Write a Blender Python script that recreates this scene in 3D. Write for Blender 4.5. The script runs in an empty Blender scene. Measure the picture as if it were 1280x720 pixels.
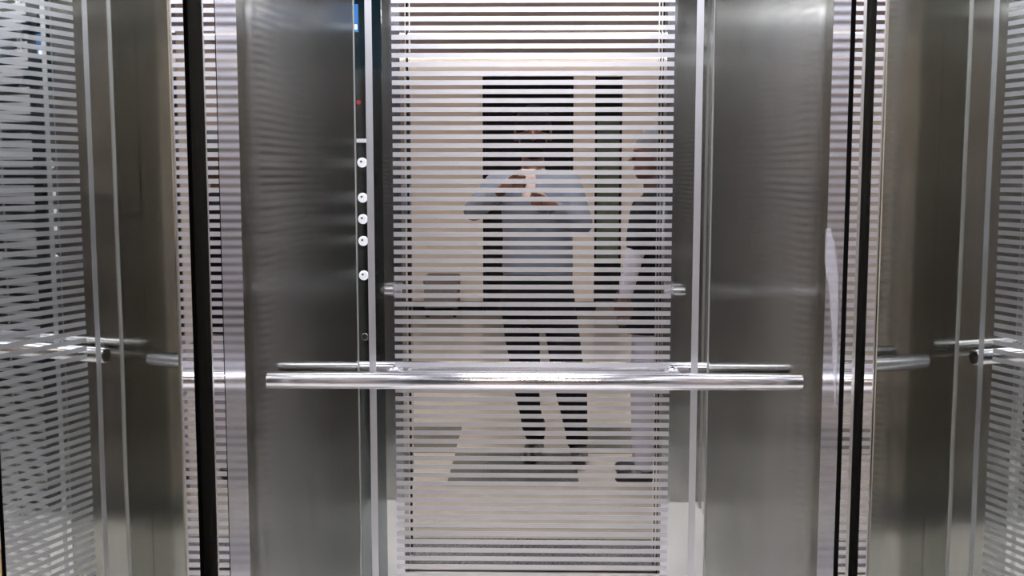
import bpy, bmesh, math, random
from mathutils import Vector, Matrix
random.seed(4)
S = bpy.context.scene
H = 1.34                      # camera height above the floor
R = math.radians

# ------------------------------------------------------------------ camera
cam = bpy.data.cameras.new('camera'); cam.sensor_width = 36; cam.lens = 36 * 1355 / 1280
cam.clip_start = .01; cam.clip_end = 60
co = bpy.data.objects.new('camera', cam); S.collection.objects.link(co)
co.location = (0, 0, H); co.rotation_euler = (R(90 - 6.0), 0, R(1.1)); S.camera = co
# ------------------------------------------------------------------ world, exposure, bounces
w = bpy.data.worlds.new('world'); S.world = w; w.use_nodes = True
w.node_tree.nodes['Background'].inputs[0].default_value = (.5, .5, .55, 1)
w.node_tree.nodes['Background'].inputs[1].default_value = .001
S.view_settings.view_transform = 'Standard'; S.view_settings.look = 'None'
S.view_settings.exposure = 0.12; S.view_settings.gamma = 1
cy = S.cycles
cy.max_bounces = 20; cy.glossy_bounces = 16; cy.diffuse_bounces = 4; cy.transmission_bounces = 4
cy.caustics_reflective = True; cy.sample_clamp_indirect = 4; cy.blur_glossy = 0
# lamp strengths; the fills are added light
CAR_TUBE, CAR_FILL, LOBBY_STRIP, LOBBY_FILL = 11, 12.5, 4.5, 40
CAR_COL = (.91, .925, 1.0, 1); LOB_COL = (1.0, .93, .87, 1)

# ------------------------------------------------------------------ materials
def mat(name, col, rough=.5, metal=0.0, spec=.5, emit=None, es=0):
    m = bpy.data.materials.new(name); m.use_nodes = True
    b = m.node_tree.nodes['Principled BSDF']
    b.inputs['Base Color'].default_value = (*col, 1); b.inputs['Roughness'].default_value = rough
    b.inputs['Metallic'].default_value = metal; b.inputs['Specular IOR Level'].default_value = spec
    if emit:
        b.inputs['Emission Color'].default_value = emit; b.inputs['Emission Strength'].default_value = es
    return m
def noise(m, scale, stretch=(1, 1, 1), detail=4, coord='Object'):
    nt = m.node_tree; n = nt.nodes
    tc = n.new('ShaderNodeTexCoord'); mp = n.new('ShaderNodeMapping'); tx = n.new('ShaderNodeTexNoise')
    mp.inputs['Scale'].default_value = stretch; tx.inputs['Scale'].default_value = scale; tx.inputs['Detail'].default_value = detail
    nt.links.new(tc.outputs[coord], mp.inputs[0]); nt.links.new(mp.outputs[0], tx.inputs[0])
    return tx
def vary(m, a, b, scale, stretch=(1, 1, 1), detail=4):
    nt = m.node_tree; tx = noise(m, scale, stretch, detail)
    r = nt.nodes.new('ShaderNodeValToRGB'); r.color_ramp.elements[0].position = .3; r.color_ramp.elements[1].position = .7
    r.color_ramp.elements[0].color = (*a, 1); r.color_ramp.elements[1].color = (*b, 1)
    nt.links.new(tx.outputs[0], r.inputs[0]); nt.links.new(r.outputs[0], nt.nodes['Principled BSDF'].inputs['Base Color'])
    return m
def bump(m, scale, strength, stretch=(1, 1, 1), dist=.001, detail=2):
    nt = m.node_tree; tx = noise(m, scale, stretch, detail); b = nt.nodes.new('ShaderNodeBump')
    b.inputs['Strength'].default_value = strength; b.inputs['Distance'].default_value = dist
    nt.links.new(tx.outputs[0], b.inputs['Height'])
    nt.links.new(b.outputs[0], nt.nodes['Principled BSDF'].inputs['Normal']); return m
def aniso(m, amt):
    nt = m.node_tree; t = nt.nodes.new('ShaderNodeTangent'); t.direction_type = 'UV_MAP'; t.uv_map = 'uv'
    nt.links.new(t.outputs[0], nt.nodes['Principled BSDF'].inputs['Tangent'])
    nt.nodes['Principled BSDF'].inputs['Anisotropic'].default_value = amt; return m
def twolobe(m, rough, fac):
    """adds the broad tail a ground steel surface has around its sharp reflection"""
    nt = m.node_tree; b = nt.nodes['Principled BSDF']; g = nt.nodes.new('ShaderNodeBsdfPrincipled')
    g.inputs['Metallic'].default_value = 1; g.inputs['Roughness'].default_value = rough
    if b.inputs['Base Color'].is_linked: nt.links.new(b.inputs['Base Color'].links[0].from_socket, g.inputs['Base Color'])
    else: g.inputs['Base Color'].default_value = b.inputs['Base Color'].default_value
    mx = nt.nodes.new('ShaderNodeMixShader'); mx.inputs[0].default_value = fac
    nt.links.new(b.outputs[0], mx.inputs[1]); nt.links.new(g.outputs[0], mx.inputs[2])
    nt.links.new(mx.outputs[0], nt.nodes['Material Output'].inputs[0]); return m
M = {}
M['brushed'] = bump(aniso(vary(mat('brushed_steel', (.4, .4, .38), .12, 1), (.385, .385, .365), (.415, .415, .395), 9, (6, 6, .4)), 1.0), 2.2, .35, (.6, .6, 2.2), .003, 1)
M['jamb_brushed'] = aniso(mat('jamb_brushed', (.58, .58, .63), .12, 1), 1.0)
M['mirror'] = mat('mirror_steel', (.84, .835, .83), .0, 1)
M['polished'] = mat('polished_steel', (.74, .74, .76), .02, 1)
M['portal'] = bump(mat('portal_steel', (.60, .625, .60), .012, 1), 3.0, .25, (.5, .5, 1.6), .0008, 1)
M['return'] = bump(aniso(mat('return_steel', (.62, .63, .62), .03, 1), .6), 2.0, .3, (.5, .5, 2), .001, 1)
twolobe(M['brushed'], .36, .05); twolobe(M['return'], .36, .05)
M['film'] = mat('frosted_film', (.64, .64, .675), .46, 1)
M['rail'] = mat('rail_steel', (.78, .77, .80), .17, 1)
M['trimsteel'] = mat('trim_steel', (.7, .7, .68), .2, 1)
M['bead'] = mat('bead_steel', (.42, .42, .41), .5, .7)
M['rubber'] = mat('black_rubber', (.004, .004, .004), 1, 0, 0)
M['shaft'] = mat('shaft_black', (.003, .003, .004), 1, 0, 0)  # near-black colour stands in for the darkness of the shaft gaps
M['doorsteel'] = mat('door_edge', (.0012, .0014, .0014), 1, 0, 0)  # near-black so the doors carry the shade of their slot
M['granite'] = vary(mat('dark_granite', (.05, .05, .055), .25), (.03, .031, .035), (.13, .13, .14), 90)
M['alu'] = mat('aluminium', (.6, .6, .6), .3, 1)
M['carfloor'] = vary(mat('car_floor', (.8, .78, .75), .3), (.87, .845, .81), (.92, .895, .86), 3)
M['tile'] = vary(mat('beige_tile', (.5, .45, .38), .22), (.31, .295, .27), (.37, .35, .325), 2.2, detail=6)
M['darktile'] = vary(mat('dark_tile', (.04, .05, .048), .2), (.055, .06, .058), (.085, .092, .088), 6)
M['grout'] = mat('grout', (.25, .23, .2), .7)
M['wall'] = vary(mat('beige_wall', (.6, .5, .42), .6), (.76, .70, .665), (.80, .74, .705), 1.4)
M['wallyellow'] = vary(mat('ochre_wall', (.6, .42, .2), .6), (.58, .41, .20), (.64, .46, .24), 3)
M['ceil'] = mat('brown_ceiling', (.40, .34, .36), .6)
M['carceil'] = mat('car_ceiling', (.78, .77, .79), .35, .3)
M['blackdoor'] = mat('black_door', (.005, .005, .008), .5, 0, .12)
M['green'] = vary(mat('green_blind', (.05, .09, .06), .7), (.10, .155, .115), (.16, .22, .165), 12)
M['grey'] = vary(mat('grey_fabric', (.18, .17, .17), .8), (.16, .15, .155), (.22, .21, .21), 40)
M['glassblack'] = mat('black_glass', (.004, .012, .016), .04, 0, .6)
M['panelplate'] = mat('panel_plate', (.22, .24, .24), .08, 1)
M['button'] = mat('button_ring', (.85, .85, .88), .25, .6, emit=(.9, .93, 1, 1), es=.55)
M['ink'] = mat('black_ink', (.01, .01, .01), .5)
M['screen'] = mat('blue_screen', (.02, .1, .3), .2, emit=(.10, .38, .85, 1), es=.35)
M['screenwhite'] = mat('white_readout', (.8, .9, 1), .3, emit=(.8, .92, 1, 1), es=1.5)
M['red'] = mat('red_lamp', (.30, .015, .015), .4)
M['label'] = mat('label_plate', (.6, .6, .6), .4)
M['cartube'] = mat('car_lamp', (1, 1, 1), .5, emit=CAR_COL, es=CAR_TUBE)
M['carfill'] = mat('car_fill', (1, 1, 1), .5, emit=CAR_COL, es=CAR_FILL)
M['lobstrip'] = mat('lobby_lamp', (1, 1, 1), .5, emit=LOB_COL, es=LOBBY_STRIP)
M['lobfill'] = mat('lobby_fill', (1, 1, 1), .5, emit=LOB_COL, es=LOBBY_FILL)
M['skin'] = mat('brown_skin', (.075, .028, .018), .5)
M['skin2'] = mat('dark_skin', (.05, .016, .014), .5)
M['shirt'] = vary(mat('blue_shirt', (.2, .26, .38), .8), (.085, .105, .155), (.115, .14, .20), 7)
M['black'] = mat('black_cloth', (.005, .006, .010), .9, 0, .1)
M['hair'] = mat('black_hair', (.004, .004, .005), .9, 0, .05)
M['greyhair'] = mat('grey_scarf', (.07, .075, .09), .9, 0, .1)
M['lav'] = mat('lavender_cloth', (.34, .335, .45), .8)
M['shoe'] = mat('black_leather', (.006, .006, .007), .3)
M['phone'] = mat('phone_back', (.62, .50, .50), .3)
M['eye'] = mat('eye_white', (.10, .09, .085), .4, 0, .2)
M['lip'] = mat('lips', (.10, .03, .025), .5)

# ------------------------------------------------------------------ helpers
def link(name, me, m, parent=None):
    o = bpy.data.objects.new(name, me); S.collection.objects.link(o)
    if m is not None and not me.materials: me.materials.append(M[m])
    if parent: o.parent = parent
    return o
def mesh(name, verts, faces, smooth=False):
    me = bpy.data.meshes.new(name); me.from_pydata([tuple(v) for v in verts], [], faces); me.update()
    uv = me.uv_layers.new(name='uv')
    for p in me.polygons:
        n = p.normal
        if abs(n.z) > .7: ax = (Vector((1, 0, 0)), Vector((0, 1, 0)))
        else:
            u = Vector((-n.y, n.x, 0)).normalized(); ax = (u, Vector((0, 0, 1)))
        for li in p.loop_indices:
            c = me.vertices[me.loops[li].vertex_index].co
            uv.data[li].uv = (c.dot(ax[0]), c.dot(ax[1]))
        p.use_smooth = smooth
    return me
BF = [(0, 3, 2, 1), (4, 5, 6, 7), (0, 1, 5, 4), (1, 2, 6, 5), (2, 3, 7, 6), (3, 0, 4, 7)]
def boxm(x0, x1, y0, y1, z0, z1):
    return mesh('box', [(x0, y0, z0), (x1, y0, z0), (x1, y1, z0), (x0, y1, z0), (x0, y0, z1), (x1, y0, z1), (x1, y1, z1), (x0, y1, z1)], BF)
def box(name, m, x0, x1, y0, y1, z0, z1, parent=None, bev=0):
    o = link(name, boxm(min(x0, x1), max(x0, x1), min(y0, y1), max(y0, y1), z0, z1), m, parent)
    if bev:
        b = o.modifiers.new('b', 'BEVEL'); b.width = bev; b.segments = 2; b.limit_method = 'ANGLE'
    return o
def prism(name, m, pts, z0, z1, parent=None):
    n = len(pts)
    a = sum(pts[i][0] * pts[(i + 1) % n][1] - pts[(i + 1) % n][0] * pts[i][1] for i in range(n))
    if a < 0: pts = pts[::-1]
    v = [(x, y, z0) for x, y in pts] + [(x, y, z1) for x, y in pts]
    f = [tuple(range(n))[::-1], tuple(range(n, 2 * n))] + [(i, (i + 1) % n, n + (i + 1) % n, n + i) for i in range(n)]
    return link(name, mesh(name, v, f), m, parent)
def cyl(name, m, a, b, r, seg=24, parent=None, bev=0, r2=None):
    a = Vector(a); b = Vector(b); d = (b - a).normalized(); q = d.to_track_quat('Z', 'Y').to_matrix()
    r2 = r if r2 is None else r2
    prof = [(0, r - bev), (bev, r)] if bev else [(0, r)]
    L = (b - a).length
    prof = prof + ([(L - bev, r2), (L, r2 - bev)] if bev else [(L, r2)])
    v = []; f = []
    for h, rr in prof:
        for i in range(seg):
            t = 2 * math.pi * i / seg; v.append(a + q @ Vector((rr * math.cos(t), rr * math.sin(t), h)))
    k = len(prof)
    for j in range(k - 1):
        for i in range(seg):
            n = (i + 1) % seg; f.append((j * seg + i, j * seg + n, (j + 1) * seg + n, (j + 1) * seg + i))
    f.append(tuple(range(seg))[::-1]); f.append(tuple(range((k - 1) * seg, k * seg)))
    me = mesh(name, v, f, True)
    me.polygons[-1].use_smooth = me.polygons[-2].use_smooth = False
    return link(name, me, m, parent)
def empty(name, loc=(0, 0, 0)):
    o = bpy.data.objects.new(name, None); S.collection.objects.link(o); o.location = loc; return o
def place(o, root):           # parent a mesh built in world coordinates under a root that stands elsewhere
    o.parent = root; o.matrix_parent_inverse = Matrix.Translation(-Vector(root.location)); return o
def tag(o, label, cat, group=None):
    o['label'] = label; o['category'] = cat
    if group: o['group'] = group
    return o
def struct(o, label=None):
    o['kind'] = 'structure'
    if label: o['label'] = label
    return o

# ================================================================== LIFT CAR
YB = 2.475; XW = .675; YF = 1.535; W = .4145; ZC = 2.05; ZH = 2.02
PITCH = .02013; Z0 = 1.5652; SH = .0108
zs = [Z0 + PITCH * k for k in range(-77, 24)]
# ---- back wall
wb = struct(box('wall_back', 'trimsteel', -XW - .02, XW + .02, YB + .008, YB + .05, 0, ZC + .05), 'back wall of the lift car with steel panels around a striped mirror')
def stripes(panel, axis, c, u0, u1, sgn):
    """frosted film bands lying on a mirror: axis 'x' for the back wall, 'y' for the side walls"""
    t = .0006
    if axis == 'x': me = boxm(u0, u1, c, c - t, -SH / 2, SH / 2)
    else: me = boxm(min(c, c + sgn * t), max(c, c + sgn * t), u0, u1, -SH / 2, SH / 2)
    if axis == 'x': me = boxm(u0, u1, c - t, c, -SH / 2, SH / 2)
    me.materials.append(M['film'])
    for z in zs:
        o = link('frosted_band', me, None, panel); o.location.z = z
mp = box('mirror_panel', 'mirror', -.4012, .4022, YB, YB + .008, .003, ZC, wb)
stripes(mp, 'x', YB, -.3185, .3165, 0)
for x in (-.3705, .3730): box('frosted_line', 'film', x - .0078, x + .0078, YB - .0006, YB, .003, ZC, mp)
box('steel_panel', 'brushed', -XW, -.4042, YB - .006, YB + .008, .003, ZC, wb, .0012)
box('steel_panel', 'brushed', .4052, XW, YB - .006, YB + .008, .003, ZC, wb, .0012)
for x in (-.4032, .4037): box('edge_glint_bead', 'bead', x - .0008, x + .0008, YB - .0062, YB + .008, .003, ZC, wb)  # bead added over the joint for the light caught on the panel edge
# ---- side walls
for s, nm in ((-1, 'wall_left'), (1, 'wall_right')):
    ws = struct(box(nm, 'trimsteel', s * (XW + .008), s * (XW + .05), YF, YB + .01, 0, ZC + .05), 'lift car side wall on the %s, steel panels around a striped mirror' % ('left' if s < 0 else 'right'))
    p = box('mirror_panel', 'mirror', s * XW, s * (XW + .008), 1.645, 2.38, .003, ZC, ws)
    stripes(p, 'y', s * XW, 1.763, 2.262, -s)
    for y in (2.30, 1.725): box('frosted_line', 'film', s * XW, s * (XW - .0006), y - .0078, y + .0078, .003, ZC, p)
    box('steel_panel', 'brushed', s * (XW - .004), s * (XW + .008), 2.383, YB - .0065, .003, ZC, ws, .0012)
    box('steel_panel', 'brushed', s * (XW - .004), s * (XW + .008), YF + .001, 1.642, .003, ZC, ws, .0012)
    for y in (2.3815, 1.6435): box('edge_glint_bead', 'bead', s * (XW - .0052), s * (XW + .008), y - .0010, y + .0010, .003, ZC, ws)
# ---- front returns with the entrance jambs, and the transom
wf = struct(empty('wall_front'), 'steel front returns and entrance jambs of the lift car')
for s in (-1, 1):
    ya, yb, yc, yd = (1.380, 1.430, 1.434, 1.522) if s < 0 else (1.394, 1.4296, 1.4518, 1.548)
    box('front_return', 'return', s * (W + .0015), s * (XW + .05), YF - .018, YF, 0, ZC, wf)
    box('entrance_jamb', 'jamb_brushed', s * W, s * (W + .03), yc, YF + .0004, 0, ZH, wf)
    box('rubber_seal', 'rubber', s * (W + .001), s * (W + .03), yb, yc, 0, ZH, wf)
    box('polished_edge', 'polished', s * W, s * (W + .03), ya, yb, 0, ZH, wf)
    box('edge_bead', 'trimsteel', s * (W - .0008), s * (W + .02), ya - (.006 if s < 0 else .013), ya, 0, ZH, wf)
box('transom', 'return', -XW - .05, XW + .05, 1.394, YF - .0005, ZH, ZC + .05, wf)
# ---- car ceiling, floor
cc = struct(box('ceiling', 'carceil', -XW - .05, XW + .05, YF, YB + .05, ZC, ZC + .05), 'ceiling of the lift car')
struct(box('floor', 'carfloor', -XW - .02, XW + .02, 1.47, YB + .02, -.03, 0), 'pale stone floor of the lift car')
for x0, x1 in ((-.37, -.09), (.09, .37)):
    t = empty('ceiling_light', ((x0 + x1) / 2, YB - .10, ZC))
    place(box('lamp_tube', 'cartube', x0 + .01, x1 - .01, YB - .115, YB - .09, ZC - .103, ZC - .083), t)
    place(box('lamp_housing', 'alu', x0, x1, YB - .12, YB - .085, ZC - .083, ZC, None, .003), t)
    tag(t, 'linear lamp over the back wall of the lift car, %s half' % ('left' if x0 < 0 else 'right'), 'lamp', 'lamps over the back wall')
t = empty('ceiling_light', (0, 1.95, ZC))
place(box('fill_panel', 'carfill', -.42, .42, 1.72, 2.16, ZC - .012, ZC - .004), t)  # panel added to give the car its overall light
place(box('fill_frame', 'alu', -.44, .44, 1.70, 2.18, ZC - .0035, ZC), t)
tag(t, 'added flat white fill light in the middle of the lift car ceiling', 'lamp')

# ---- handrail on the back wall
hz = .877; hy = YB - .07
hr = empty('handrail', (0, YB, hz))
place(cyl('rail_tube', 'rail', (-.6005, hy, hz), (.6045, hy, hz), .0196, 48, None, .003), hr)
for x in (-.318, .322):
    b = place(cyl('bracket', 'polished', (x, hy, hz - .012), (x, hy + .045, hz + .004), .007, 20), hr)
    q = cyl('bracket_foot', 'polished', (x, hy + .045, hz + .004), (x, YB - .0007, hz + .004), .017, 24, None, .002); place(q, hr)
    q = cyl('screw', 'rubber', (x, hy + .0444, hz + .004), (x + .002, hy + .0435, hz + .004), .004, 10); place(q, hr)
tag(hr, 'round brushed steel handrail across the mirror on the back wall', 'handrail')

# ---- control panel on the left front return (seen in the mirror)
cp = empty('control_panel', (-.56, YF, .7))
place(box('face_plate', 'panelplate', -.655, -.471, YF, YF + .004, .02, 1.663), cp)
place(box('display_glass', 'glassblack', -.655, -.4705, YF, YF + .005, 1.664, 2.04), cp)
place(box('display_screen', 'screen', -.585, -.541, YF + .005, YF + .0056, 1.777, 1.862), cp)
place(box('screen_readout', 'screenwhite', -.575, -.545, YF + .0056, YF + .006, 1.785, 1.800), cp)
for z in (1.376, 1.266, 1.199, 1.130, 1.021):
    b = place(cyl('call_button', 'button', (-.535, YF + .004, z), (-.535, YF + .009, z), .0155, 28, None, .002), cp)
    c = cyl('button_mark', 'ink', (-.538, YF + .009, z + .003), (-.538, YF + .0094, z + .003), .0035, 12)
    c.parent = b; 
k = place(cyl('key_switch', 'trimsteel', (-.535, YF + .004, .824), (-.535, YF + .007, .824), .012, 24, None, .001), cp)
c = cyl('key_slot', 'ink', (-.535, YF + .007, .824), (-.535, YF + .0074, .824), .009, 20); c.parent = k
place(box('label_strip', 'label', -.552, -.518, YF + .004, YF + .005, 1.438, 1.450), cp)
place(cyl('red_indicator', 'red', (-.544, YF + .004, 1.562), (-.544, YF + .006, 1.562), .007, 16), cp)
tag(cp, 'black lift control panel with round white buttons and a blue display', 'control panel')

# ================================================================== DOORWAY
for s in (-1, 1):
    d = struct(empty('door_1' if s < 0 else 'door_2'), 'retracted lift doors with slot shade put into their black colour, on the %s' % ('left' if s < 0 else 'right'))
    y0 = 1.302 if s < 0 else 1.344
    y1 = 1.374 if s < 0 else 1.381
    ym = (y0 + y1) / 2
    box('landing_door_panel', 'doorsteel', s * (W + .022), s * (W + .40), y0 + .006, ym - .004, 0, 2.06, d)
    box('car_door_panel', 'doorsteel', s * (W + .016), s * (W + .40), ym + .004, y1 - .004, 0, 2.06, d)
    box('shaft_lining', 'shaft', s * (W + .41), s * (W + .42), y0, y1, -.05, 2.2, d)
    y = y0
    box('door_seal', 'rubber', s * (W + .012), s * (W + .022), y0 + .008, ym - .006, 0, 2.06, d)
# portal: splayed polished reveal, with a polished lip
pw = struct(empty('trim_1'), 'splayed polished steel portal around the lift doorway')
YO = .933
for s, yi, yl in ((-1, 1.254, 1.302), (1, 1.3065, 1.344)):
    xo = W + math.tan(R(10.25)) * (yi - YO)
    prism('portal_reveal', 'portal', [(s * W, yi), (s * xo, YO), (s * (xo + .004), YO), (s * (W + .06), yi)], 0, ZH, pw)
    box('portal_lip', 'polished', s * W, s * (W + .06), yi + .0005, yl, 0, ZH, pw)
    box('edge_bead', 'trimsteel', s * (W - .0012), s * (W + .01), yi - .003, yi + .002, 0, ZH, pw)
    box('outer_bead', 'doorsteel', s * (xo - .0005), s * (xo + .002), YO - .003, YO - .0003, 0, ZH, pw)
box('portal_head', 'portal', -.56, .56, YO, 1.302, ZH, ZH + .06, pw)
M['peel'] = mat('peeling_film', (.75, .75, .82), .35); M['peel'].node_tree.nodes['Principled BSDF'].inputs['Alpha'].default_value = .22
pe = [(1.540, 1.262), (1.520, 1.266), (1.496, 1.246), (1.470, 1.20), (1.464, 1.10), (1.466, 1.02), (1.478, 1.06), (1.492, 1.12), (1.512, 1.18), (1.540, 1.215)]
pv = [(W - .0006, y, z) for y, z in pe] + [(W - .0010, y, z) for y, z in pe]; k = len(pe)
link('peeling_film', mesh('peel', pv, [tuple(range(k)), tuple(range(k, 2 * k))[::-1]] + [(i, k + i, k + (i + 1) % k, (i + 1) % k) for i in range(k)]), 'peel', wf)
# thresholds
struct(box('trim_2', 'granite', -.475, .475, 1.06, 1.326, -.03, 0), 'dark granite threshold in front of the lift')
sill = struct(empty('trim_3'), 'grooved aluminium door sills')
for y0, y1 in ((1.330, 1.345), (1.352, 1.367), (1.374, 1.385), (1.40, 1.425), (1.433, 1.4695)):
    box('sill_rib', 'alu', -.85, .85, y0, y1, -.03, 0, sill)
box('sill_bed', 'shaft', -.85, .85, 1.327, 1.469, -.05, -.012, sill)

# ================================================================== LOBBY
LX0, LX1, LY0 = -1.9, 1.9, -5.60
ZL = 2.45
for s, nm in ((-1, 'wall_landing_left'), (1, 'wall_landing_right')):
    yi = 1.254 if s < 0 else 1.3065
    xo = W + math.tan(R(10.25)) * (yi - YO) + .0045
    struct(box(nm, 'wallyellow', s * xo, s * 1.95, YO, 1.27, 0, ZL + .15), 'ochre landing wall beside the steel portal, %s' % ('left' if s < 0 else 'right'))
struct(box('wall_landing_top', 'wallyellow', -.51, .51, YO, 1.27, ZH + .061, ZL + .15), 'landing wall above the lift doorway')
struct(box('wall_lobby_left', 'wall', LX0 - .06, LX0, LY0, YO, 0, ZL + .15), 'beige side wall of the lobby, left')
struct(box('wall_lobby_right', 'wall', LX1, LX1 + .06, LY0, YO, 0, ZL + .15), 'beige side wall of the lobby, right')
DL, DR, GL, GR = -.485, .388, .597, .856
wl = struct(empty('wall_lobby_back'), 'beige far wall of the lobby with a black door and a green blind')
for x0, x1, z0, z1 in ((LX0 - .06, DL, 0, ZL + .15), (DL, DR, 2.27, ZL + .15), (DR, GL, 0, ZL + .15), (GL, GR, 2.27, ZL + .15), (GR, LX1 + .06, 0, ZL + .15)):
    box('wall_face', 'wall', x0, x1, LY0 - .12, LY0, z0, z1, wl)
bb = struct(empty('baseboard_back'), 'black skirting along the far lobby wall')
for x0, x1 in ((LX0, DL), (DR, GL), (GR, LX1)): box('skirting_board', 'blackdoor', x0 + .001, x1 - .001, LY0, LY0 + .015, 0, .10, bb)
dd = struct(empty('door_3'), 'black double door in the far lobby wall')
xm = (DL + DR) / 2
for x0, x1 in ((DL + .03, xm - .003), (xm + .003, DR - .03)):
    lf = box('door_leaf', 'blackdoor', x0, x1, LY0 - .09, LY0 - .05, .005, 2.24, dd)
    hx = x1 - .05 if x0 < xm - .1 else x0 + .05
    cyl('door_handle', 'blackdoor', (hx, LY0 - .03, .95), (hx, LY0 - .03, 1.15), .01, 12, lf)
box('door_frame', 'blackdoor', DL, DL + .028, LY0 - .11, LY0 + .01, 0, 2.27, dd)
box('door_frame', 'blackdoor', DR - .028, DR, LY0 - .11, LY0 + .01, 0, 2.27, dd)
box('door_frame', 'blackdoor', DL + .028, DR - .028, LY0 - .11, LY0 + .01, 2.242, 2.27, dd)
gw = struct(empty('window_1'), 'tall narrow black framed window with a green blind')
box('window_frame', 'blackdoor', GL, GL + .02, LY0 - .11, LY0 + .01, 0, 2.27, gw)
box('window_frame', 'blackdoor', GR - .02, GR, LY0 - .11, LY0 + .01, 0, 2.27, gw)
box('upper_panel', 'blackdoor', GL + .02, GR - .02, LY0 - .10, LY0 - .03, 1.90, 2.27, gw)
box('lower_panel', 'blackdoor', GL + .02, GR - .02, LY0 - .10, LY0 - .03, .10, .49, gw)
box('sill_step', 'grey', GL + .02, GR - .02, LY0 - .10, LY0 + .012, 0, .10, gw)
bl = box('blind', 'green', GL + .02, GR - .02, LY0 - .10, LY0 - .06, .49, 1.90, gw)
n = 9
for i in range(n):
    x = GL + .03 + i * (GR - GL - .06) / (n - 1)
    box('blind_slat', 'green', x - .008, x + .008, LY0 - .06, LY0 - .045, .50, 1.895, bl)
# lobby ceiling
lc = struct(box('ceiling', 'ceil', LX0 - .06, LX1 + .06, LY0 - .1, YO + .3, ZL, ZL + .15), 'dark brown lobby ceiling')
for y, lab in ((LY0 + .06, 'linear lamp along the top of the far lobby wall'), (-3.78, 'linear lamp crossing the lobby ceiling in front of the far wall')):
    t = empty('ceiling_light', (0, y, ZL))
    place(box('lamp_strip', 'lobstrip', LX0 + .05, LX1 - .05, y - .022, y + .022, ZL - .016, ZL - .006), t)
    place(box('lamp_rail', 'alu', LX0 + .04, LX1 - .04, y - .03, y + .03, ZL - .0055, ZL), t)
    tag(t, lab, 'lamp')
for x, y, lab in ((-.8, -1.6, 'added square fill light over the left side of the lobby'), (.8, -1.6, 'added square fill light over the right side of the lobby'), (0, .35, 'added square fill light over the lobby just before the lift'),):
    t = empty('ceiling_light', (x, y, ZL))
    place(box('fill_panel', 'lobfill', x - .25, x + .25, y - .25, y + .25, ZL - .012, ZL - .004), t)  # panels added to brighten the lobby, kept out of the mirror's view
    place(box('fill_frame', 'alu', x - .27, x + .27, y - .27, y + .27, ZL - .0035, ZL), t)
    tag(t, lab, 'lamp')
# lobby floor: tiles with recessed joints
fl = struct(box('floor', 'grout', LX0 - .06, LX1 + .06, LY0 - .1, 1.059, -.03, -.0015), 'lobby floor of large beige and dark tiles')
TX, TY = .578, .56
tme = boxm(.0015, TX - .0015, .0015, TY - .0015, -.012, 0); tme.materials.append(M['tile'])
dme = boxm(.0015, TX - .0015, .0015, TY - .0015, -.012, 0); dme.materials.append(M['darktile'])
for i in range(-3, 4):
    for j in range(-10, 2):
        x = -.373 + i * TX; y = -.172 + j * TY
        if x + TX < LX0 or x > LX1: continue
        dark = (j == 0 and i == 0) or (j == -1 and i in (-1, 1))
        o = link('floor_tile', dme if dark else tme, None, fl); o.location = (x, y, 0)
        if y + TY > 1.06: o.scale.y = (1.058 - y) / TY
# grey ottoman by the far wall
ot = empty('ottoman', (-.87, LY0 + .28, 0))
place(box('seat_cushion', 'grey', -1.03, -.695, LY0 + .08, LY0 + .46, .29, .385, None, .03), ot)
place(box('seat_base', 'grey', -1.02, -.705, LY0 + .09, LY0 + .45, .085, .289, None, .012), ot)
for x in (-.99, -.735):
    for y in (LY0 + .12, LY0 + .42): place(cyl('leg', 'blackdoor', (x, y, 0), (x, y, .085), .016, 12, None), ot)
tag(ot, 'low grey upholstered ottoman on black legs by the far lobby wall', 'seat')

# ================================================================== PEOPLE
def caps(V, F, a, b, ra, rb, sc=(1, 1, 1), seg=16, rings=5):
    """tapered capsule appended to V, F"""
    a = Vector(a); b = Vector(b); d = b - a; L = d.length
    q = (d.normalized() if L > 1e-6 else Vector((0, 0, 1))).to_track_quat('Z', 'Y').to_matrix()
    base = len(V); prof = []
    for i in range(rings + 1):
        t = math.pi / 2 * i / rings; prof.append((-ra * math.cos(t), ra * math.sin(t)))
    for i in range(rings + 1):
        t = math.pi / 2 * i / rings; prof.append((L + rb * math.sin(t), rb * math.cos(t)))
    prof = prof[1:-1]
    for h, r in prof:
        for i in range(seg):
            t = 2 * math.pi * i / seg
            p = q @ Vector((r * math.cos(t), r * math.sin(t), h))
            V.append(a + Vector((p.x * sc[0], p.y * sc[1], p.z * sc[2])) if L < 1e-6 or sc != (1, 1, 1) else a + p)
    V.append(a + q @ Vector((0, 0, -ra)) if sc == (1, 1, 1) else a + Vector([c * s for c, s in zip(q @ Vector((0, 0, -ra)), sc)]))
    V.append(a + q @ Vector((0, 0, L + rb)) if sc == (1, 1, 1) else a + Vector([c * s for c, s in zip(q @ Vector((0, 0, L + rb)), sc)]))
    k = len(prof)
    for j in range(k - 1):
        for i in range(seg):
            n = (i + 1) % seg; F.append((base + j * seg + i, base + j * seg + n, base + (j + 1) * seg + n, base + (j + 1) * seg + i))
    bot = base + k * seg
    for i in range(seg):
        n = (i + 1) % seg
        F.append((bot, base + n, base + i)); F.append((bot + 1, base + (k - 1) * seg + i, base + (k - 1) * seg + n))
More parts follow.
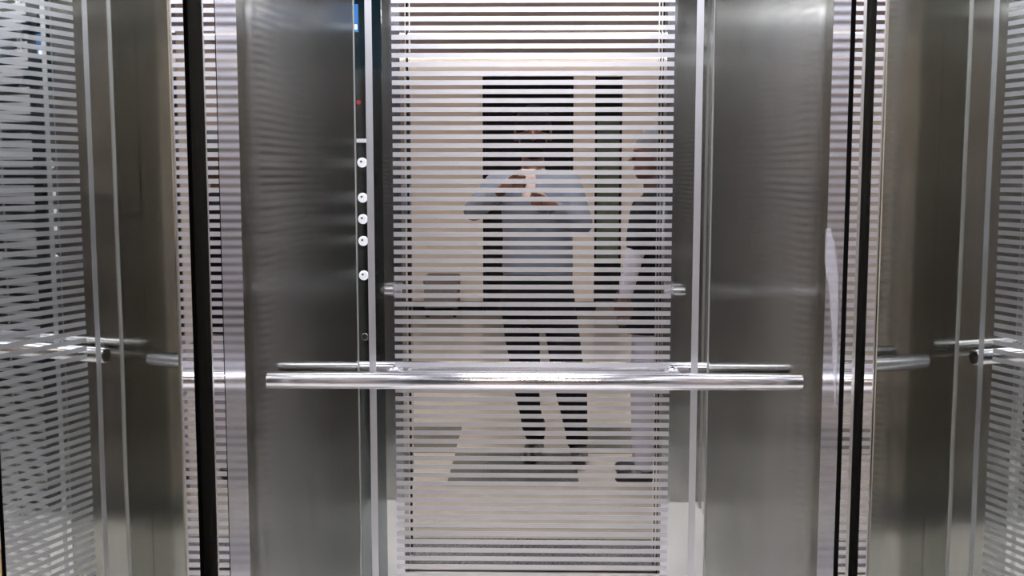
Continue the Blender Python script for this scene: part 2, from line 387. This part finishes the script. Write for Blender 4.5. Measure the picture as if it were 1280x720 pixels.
def loft(V, F, rings, seg=32):
    base = len(V)
    for cx, cy_, cz, rx, ry in rings:
        for i in range(seg):
            t = 2 * math.pi * i / seg; V.append(Vector((cx + rx * math.cos(t), cy_ + ry * math.sin(t), cz)))
    up = rings[-1][2] > rings[0][2]
    for j in range(len(rings) - 1):
        for i in range(seg):
            n = (i + 1) % seg
            q = (base + j * seg + i, base + j * seg + n, base + (j + 1) * seg + n, base + (j + 1) * seg + i)
            F.append(q if up else q[::-1])
    a = tuple(range(base, base + seg)); b = tuple(range(base + (len(rings) - 1) * seg, base + len(rings) * seg))
    F.append(a[::-1] if up else a); F.append(b if up else b[::-1])
def organic(name, m, V, F, root, vox=.008, smooth=4):
    me = bpy.data.meshes.new(name); me.from_pydata([tuple(v) for v in V], [], F); me.update()
    o = link(name, me, m); place(o, root)
    r = o.modifiers.new('r', 'REMESH'); r.mode = 'VOXEL'; r.voxel_size = vox; r.use_smooth_shade = True
    s = o.modifiers.new('s', 'SMOOTH'); s.factor = .5; s.iterations = smooth
    return o
def chain(V, F, pts):
    for (a, ra), (b, rb) in zip(pts[:-1], pts[1:]): caps(V, F, a, b, ra, rb)

# ---- person taking the picture
p1 = empty('person', (.03, -.12, 0))
V, F = [], []
HC = Vector((0, -.245, 1.525))
caps(V, F, HC + Vector((0, -.012, .02)), HC + Vector((0, -.012, .0201)), .098, .098, (.80, .98, 1.06))     # skull
caps(V, F, HC + Vector((0, .012, -.045)), HC + Vector((0, .012, -.0449)), .075, .075, (.78, .92, 1.1))    # jaw
caps(V, F, HC + Vector((0, .082, .008)), HC + Vector((0, .104, -.022)), .008, .013)                         # nose
for s in (-1, 1): caps(V, F, HC + Vector((s * .080, -.01, .012)), HC + Vector((s * .084, -.012, -.022)), .012, .009)   # ears
for s in (-1, 1): caps(V, F, HC + Vector((s * .015, .083, .034)), HC + Vector((s * .045, .070, .034)), .008, .006)   # brows
caps(V, F, HC + Vector((0, -.02, -.08)), (0, -.245, 1.34), .052, .058)                                     # neck
loft(V, F, [(.02, -.16, .80, .145, .095), (.02, -.17, .95, .135, .095), (.01, -.20, 1.15, .15, .10), (0, -.215, 1.27, .165, .095), (0, -.225, 1.335, .12, .07), (0, -.235, 1.36, .06, .055)])
SL, EL, WL = (-.165, -.22, 1.29), (-.270, -.14, 1.175), (-.150, -.045, 1.262)
SR, ER, WR = (.170, -.22, 1.29), (.222, -.12, 1.115), (.095, -.045, 1.190)
chain(V, F, [(SL, .05), (EL, .036), (WL, .024)]); chain(V, F, [(SR, .05), (ER, .036), (WR, .024)])
# left hand grips the phone from the side
caps(V, F, WL, (-.112, -.040, 1.292), .024, .026, (1, 1, 1)); caps(V, F, (-.112, -.036, 1.278), (-.082, -.032, 1.300), .020, .019); caps(V, F, (-.118, -.036, 1.302), (-.090, -.030, 1.322), .016, .016)
for k, (dz, ln) in enumerate(((.030, .9), (.012, 1.0), (-.006, .95), (-.022, .78))):
    a = Vector((-.085, -.022, 1.305 + dz)); b = a + Vector((.018, .022, -.002)); c = b + Vector((.024 * ln, .006, -.004)); e = c + Vector((.010 * ln, -.004, -.002))
    chain(V, F, [(a, .0095), (b, .0088), (c, .0080), (e, .0072)])
chain(V, F, [((-.112, -.050, 1.285), .013), ((-.080, -.052, 1.275), .0115), ((-.050, -.034, 1.285), .0095), ((-.040, -.030, 1.292), .0088)])
# right hand holds the lower end
caps(V, F, WR, (.062, -.040, 1.208), .024, .026); caps(V, F, (.062, -.036, 1.197), (.036, -.034, 1.212), .020, .019); caps(V, F, (.062, -.036, 1.222), (.036, -.032, 1.236), .017, .016)
for k, (dz, ln) in enumerate(((.030, .85), (.013, 1.0), (-.004, .95), (-.020, .78))):
    a = Vector((.036, -.022, 1.215 + dz)); b = a + Vector((-.014, .022, .003)); c = b + Vector((-.022 * ln, .006, .006)); e = c + Vector((-.010 * ln, -.004, .002))
    chain(V, F, [(a, .0095), (b, .0088), (c, .0080), (e, .0072)])
chain(V, F, [((.060, -.050, 1.225), .013), ((.038, -.052, 1.250), .0115), ((.018, -.038, 1.262), .0095), ((.008, -.032, 1.266), .0088)])
# legs and feet inside the clothes
chain(V, F, [((-.05, -.15, .80), .08), ((-.035, -.10, .46), .05), ((.0, -.10, .12), .034)])
chain(V, F, [((.11, -.15, .80), .08), ((.160, -.07, .46), .05), ((.215, -.03, .12), .034)])
organic('body', 'skin', V, F, p1, .0055, 3)
V, F = [], []
caps(V, F, HC + Vector((0, -.014, .048)), HC + Vector((0, -.014, .0481)), .100, .100, (.88, 1.04, .96))
caps(V, F, HC + Vector((0, -.055, -.01)), HC + Vector((0, -.055, -.0099)), .07, .07, (1.0, .8, 1.0))
organic('hair', 'hair', V, F, p1, .006, 3)
V, F = [], []
caps(V, F, HC + Vector((0, .018, -.045)), HC + Vector((0, .018, -.0449)), .078, .078, (.80, .96, 1.0))
organic('face_shade', 'hair', V, F, p1, .006, 3)  # dark cover added to stand in for the darkness over the face
for s in (-1, 1):
    V, F = [], []; caps(V, F, HC + Vector((s * .030, .070, .018)), HC + Vector((s * .030, .070, .0181)), .0115, .0115)
    organic('eye', 'eye', V, F, p1, .003, 1)

# shirt
V, F = [], []
loft(V, F, [(.023, -.155, .862, .163, .115), (.023, -.16, .90, .168, .12), (.024, -.175, 1.05, .165, .122), (.018, -.195, 1.17, .168, .122), (.008, -.21, 1.25, .178, .115), (0, -.22, 1.305, .17, .098), (0, -.228, 1.335, .125, .078), (0, -.235, 1.362, .068, .062)])
chain(V, F, [(SL, .066), ((-.275, -.14, 1.172), .052), ((-.175, -.068, 1.240), .038)])
chain(V, F, [(SR, .066), ((.225, -.12, 1.112), .056), ((.118, -.062, 1.175), .038)])
organic('shirt', 'shirt', V, F, p1, .008, 4)
V, F = [], []
loft(V, F, [(.02, -.155, .94, .150, .105), (.022, -.15, .86, .160, .112), (.024, -.14, .76, .176, .118), (.026, -.135, .68, .176, .112), (.028, -.13, .62, .16, .10)])
chain(V, F, [((-.06, -.14, .70), .085), ((-.050, -.12, .585), .084), ((-.036, -.10, .467), .074), ((-.028, -.095, .336), .060), ((-.010, -.10, .215), .051), ((.006, -.10, .155), .058), ((.012, -.10, .115), .050)])
chain(V, F, [((.12, -.13, .70), .085), ((.142, -.11, .585), .080), ((.158, -.08, .467), .078), ((.183, -.05, .320), .074), ((.203, -.04, .17), .056), ((.211, -.035, .10), .052)])
organic('trousers', 'black', V, F, p1, .008, 4)
for (hx, hy_), (tx, ty) in (((.015, -.13), (-.018, .02)), ((.218, -.06), (.212, .105))):
    V, F = [], []
    caps(V, F, (hx, hy_, .045), (hx * .5 + tx * .5, hy_ * .5 + ty * .5, .042), .042, .044); caps(V, F, (hx * .5 + tx * .5, hy_ * .5 + ty * .5, .042), (tx, ty, .034), .044, .034)
    caps(V, F, (hx, hy_ + .01, .05), (hx, hy_ + .03, .10), .042, .040)
    organic('shoe', 'shoe', V, F, p1, .006, 3)
tag(p1, 'person in a blue-grey shirt and black trousers holding up a phone, seen in the mirror', 'person')
ph = empty('phone', (-.02, -.012, 1.297))
place(box('phone_body', 'phone', -.050, .012, -.016, -.006, 1.235, 1.362, None, .004), ph)
place(box('camera_bump', 'phone', -.012, .0085, -.006, -.0045, 1.322, 1.357, None, .0006), ph)
place(box('phone_screen', 'glassblack', -.047, .009, -.0165, -.016, 1.238, 1.359), ph)
tag(ph, 'pale pink mobile phone held upright in front of the face', 'phone')

# ---- second person beside the lift, seen at the right edge of the mirror
p2 = empty('person', (.50, .26, 0))
V, F = [], []
HC = Vector((.510, .24, 1.41))
caps(V, F, HC + Vector((.01, 0, .02)), HC + Vector((.01, 0, .0201)), .088, .088, (1.0, .82, 1.08))
caps(V, F, HC + Vector((-.012, 0, -.04)), HC + Vector((-.012, 0, -.0399)), .068, .068, (.95, .80, 1.1))
caps(V, F, HC + Vector((-.076, 0, .008)), HC + Vector((-.096, 0, -.020)), .008, .012)
for s in (-1, 1): caps(V, F, HC + Vector((.01, s * .072, .01)), HC + Vector((.012, s * .076, -.022)), .011, .008)
for s in (-1, 1): caps(V, F, HC + Vector((-.074, s * .014, .033)), HC + Vector((-.064, s * .040, .033)), .007, .005)
caps(V, F, HC + Vector((.015, 0, -.07)), (.525, .24, 1.22), .046, .052)
loft(V, F, [(.52, .25, .72, .095, .14), (.52, .25, .90, .085, .125), (.525, .25, 1.10, .095, .145), (.525, .25, 1.19, .085, .155), (.53, .25, 1.235, .05, .10)])
A1 = [((.50, .405, 1.18), .044), ((.425, .43, 1.01), .034), ((.392, .43, .85), .024)]
A2 = [((.50, .095, 1.18), .044), ((.47, .06, 1.00), .034), ((.42, .06, .85), .024)]
chain(V, F, A1); chain(V, F, A2)
for (wx, wy) in ((.392, .43), (.42, .06)):
    caps(V, F, (wx, wy, .85), (wx - .004, wy, .80), .023, .024); caps(V, F, (wx - .004, wy + .012, .80), (wx - .006, wy + .012, .785), .018, .016)
    for k, (dx, ln) in enumerate(((-.026, .9), (-.010, 1), (.006, .94), (.021, .76))):
        a = Vector((wx + dx, wy, .785)); b = a + Vector((-.004, .002, -.034 * ln)); c = b + Vector((-.004, .006, -.026 * ln)); e = c + Vector((-.002, .006, -.018 * ln))
        chain(V, F, [(a, .0092), (b, .0085), (c, .0078), (e, .007)])
    chain(V, F, [((wx - .018, wy, .82), .012), ((wx - .040, wy, .79), .0105), ((wx - .046, wy, .765), .009)])
chain(V, F, [((.52, .18, .74), .07), ((.50, .18, .42), .048), ((.50, .18, .10), .032)])
chain(V, F, [((.52, .32, .74), .07), ((.50, .33, .42), .048), ((.49, .34, .10), .032)])
organic('body', 'skin2', V, F, p2, .0055, 3)
V, F = [], []
caps(V, F, HC + Vector((.022, 0, .050)), HC + Vector((.022, 0, .0501)), .090, .090, (1.02, .88, .92)); caps(V, F, HC + Vector((.055, 0, -.02)), HC + Vector((.055, 0, -.0199)), .062, .062, (.8, 1.1, 1.2))
organic('scarf', 'greyhair', V, F, p2, .007, 3)
for s in (-1, 1):
    V, F = [], []; caps(V, F, HC + Vector((-.064, s * .028, .016)), HC + Vector((-.064, s * .028, .0161)), .010, .010)
    organic('eye', 'eye', V, F, p2, .003, 1)
V, F = [], []; caps(V, F, HC + Vector((-.073, -.016, -.048)), HC + Vector((-.073, .016, -.048)), .0055, .0055); organic('mouth', 'lip', V, F, p2, .003, 1)
V, F = [], []
loft(V, F, [(.490, .25, .66, .115, .165), (.50, .25, .80, .112, .16), (.515, .25, .95, .108, .15), (.525, .25, 1.10, .112, .165), (.525, .25, 1.19, .10, .172), (.528, .25, 1.24, .06, .11), (.528, .245, 1.26, .05, .06)])
for A in (A1, A2):
    a, b = Vector(A[0][0]), Vector(A[1][0]); chain(V, F, [(a, .066), (a.lerp(b, .72), .060)])
organic('coat', 'black', V, F, p2, .008, 4)
for A in (A1, A2):
    V, F = [], []
    chain(V, F, [(A[0][0], .050), (A[1][0], .040), (A[2][0], .030)]); organic('sleeve', 'lav', V, F, p2, .007, 3)
V, F = [], []
chain(V, F, [((.52, .20, .80), .08), ((.50, .19, .45), .066), ((.50, .18, .10), .055)])
chain(V, F, [((.52, .31, .80), .08), ((.50, .33, .45), .066), ((.495, .34, .10), .055)])
organic('trousers', 'lav', V, F, p2, .008, 4)
for x, y in ((.50, .18), (.49, .34)):
    V, F = [], []
    caps(V, F, (x + .01, y, .044), (x - .05, y, .040), .042, .040); caps(V, F, (x - .05, y, .040), (x - .105, y, .030), .040, .028)
    organic('shoe', 'shoe', V, F, p2, .006, 3)
tag(p2, 'person in a black coat and lavender trousers beside the lift, at the mirror\'s right edge', 'person')
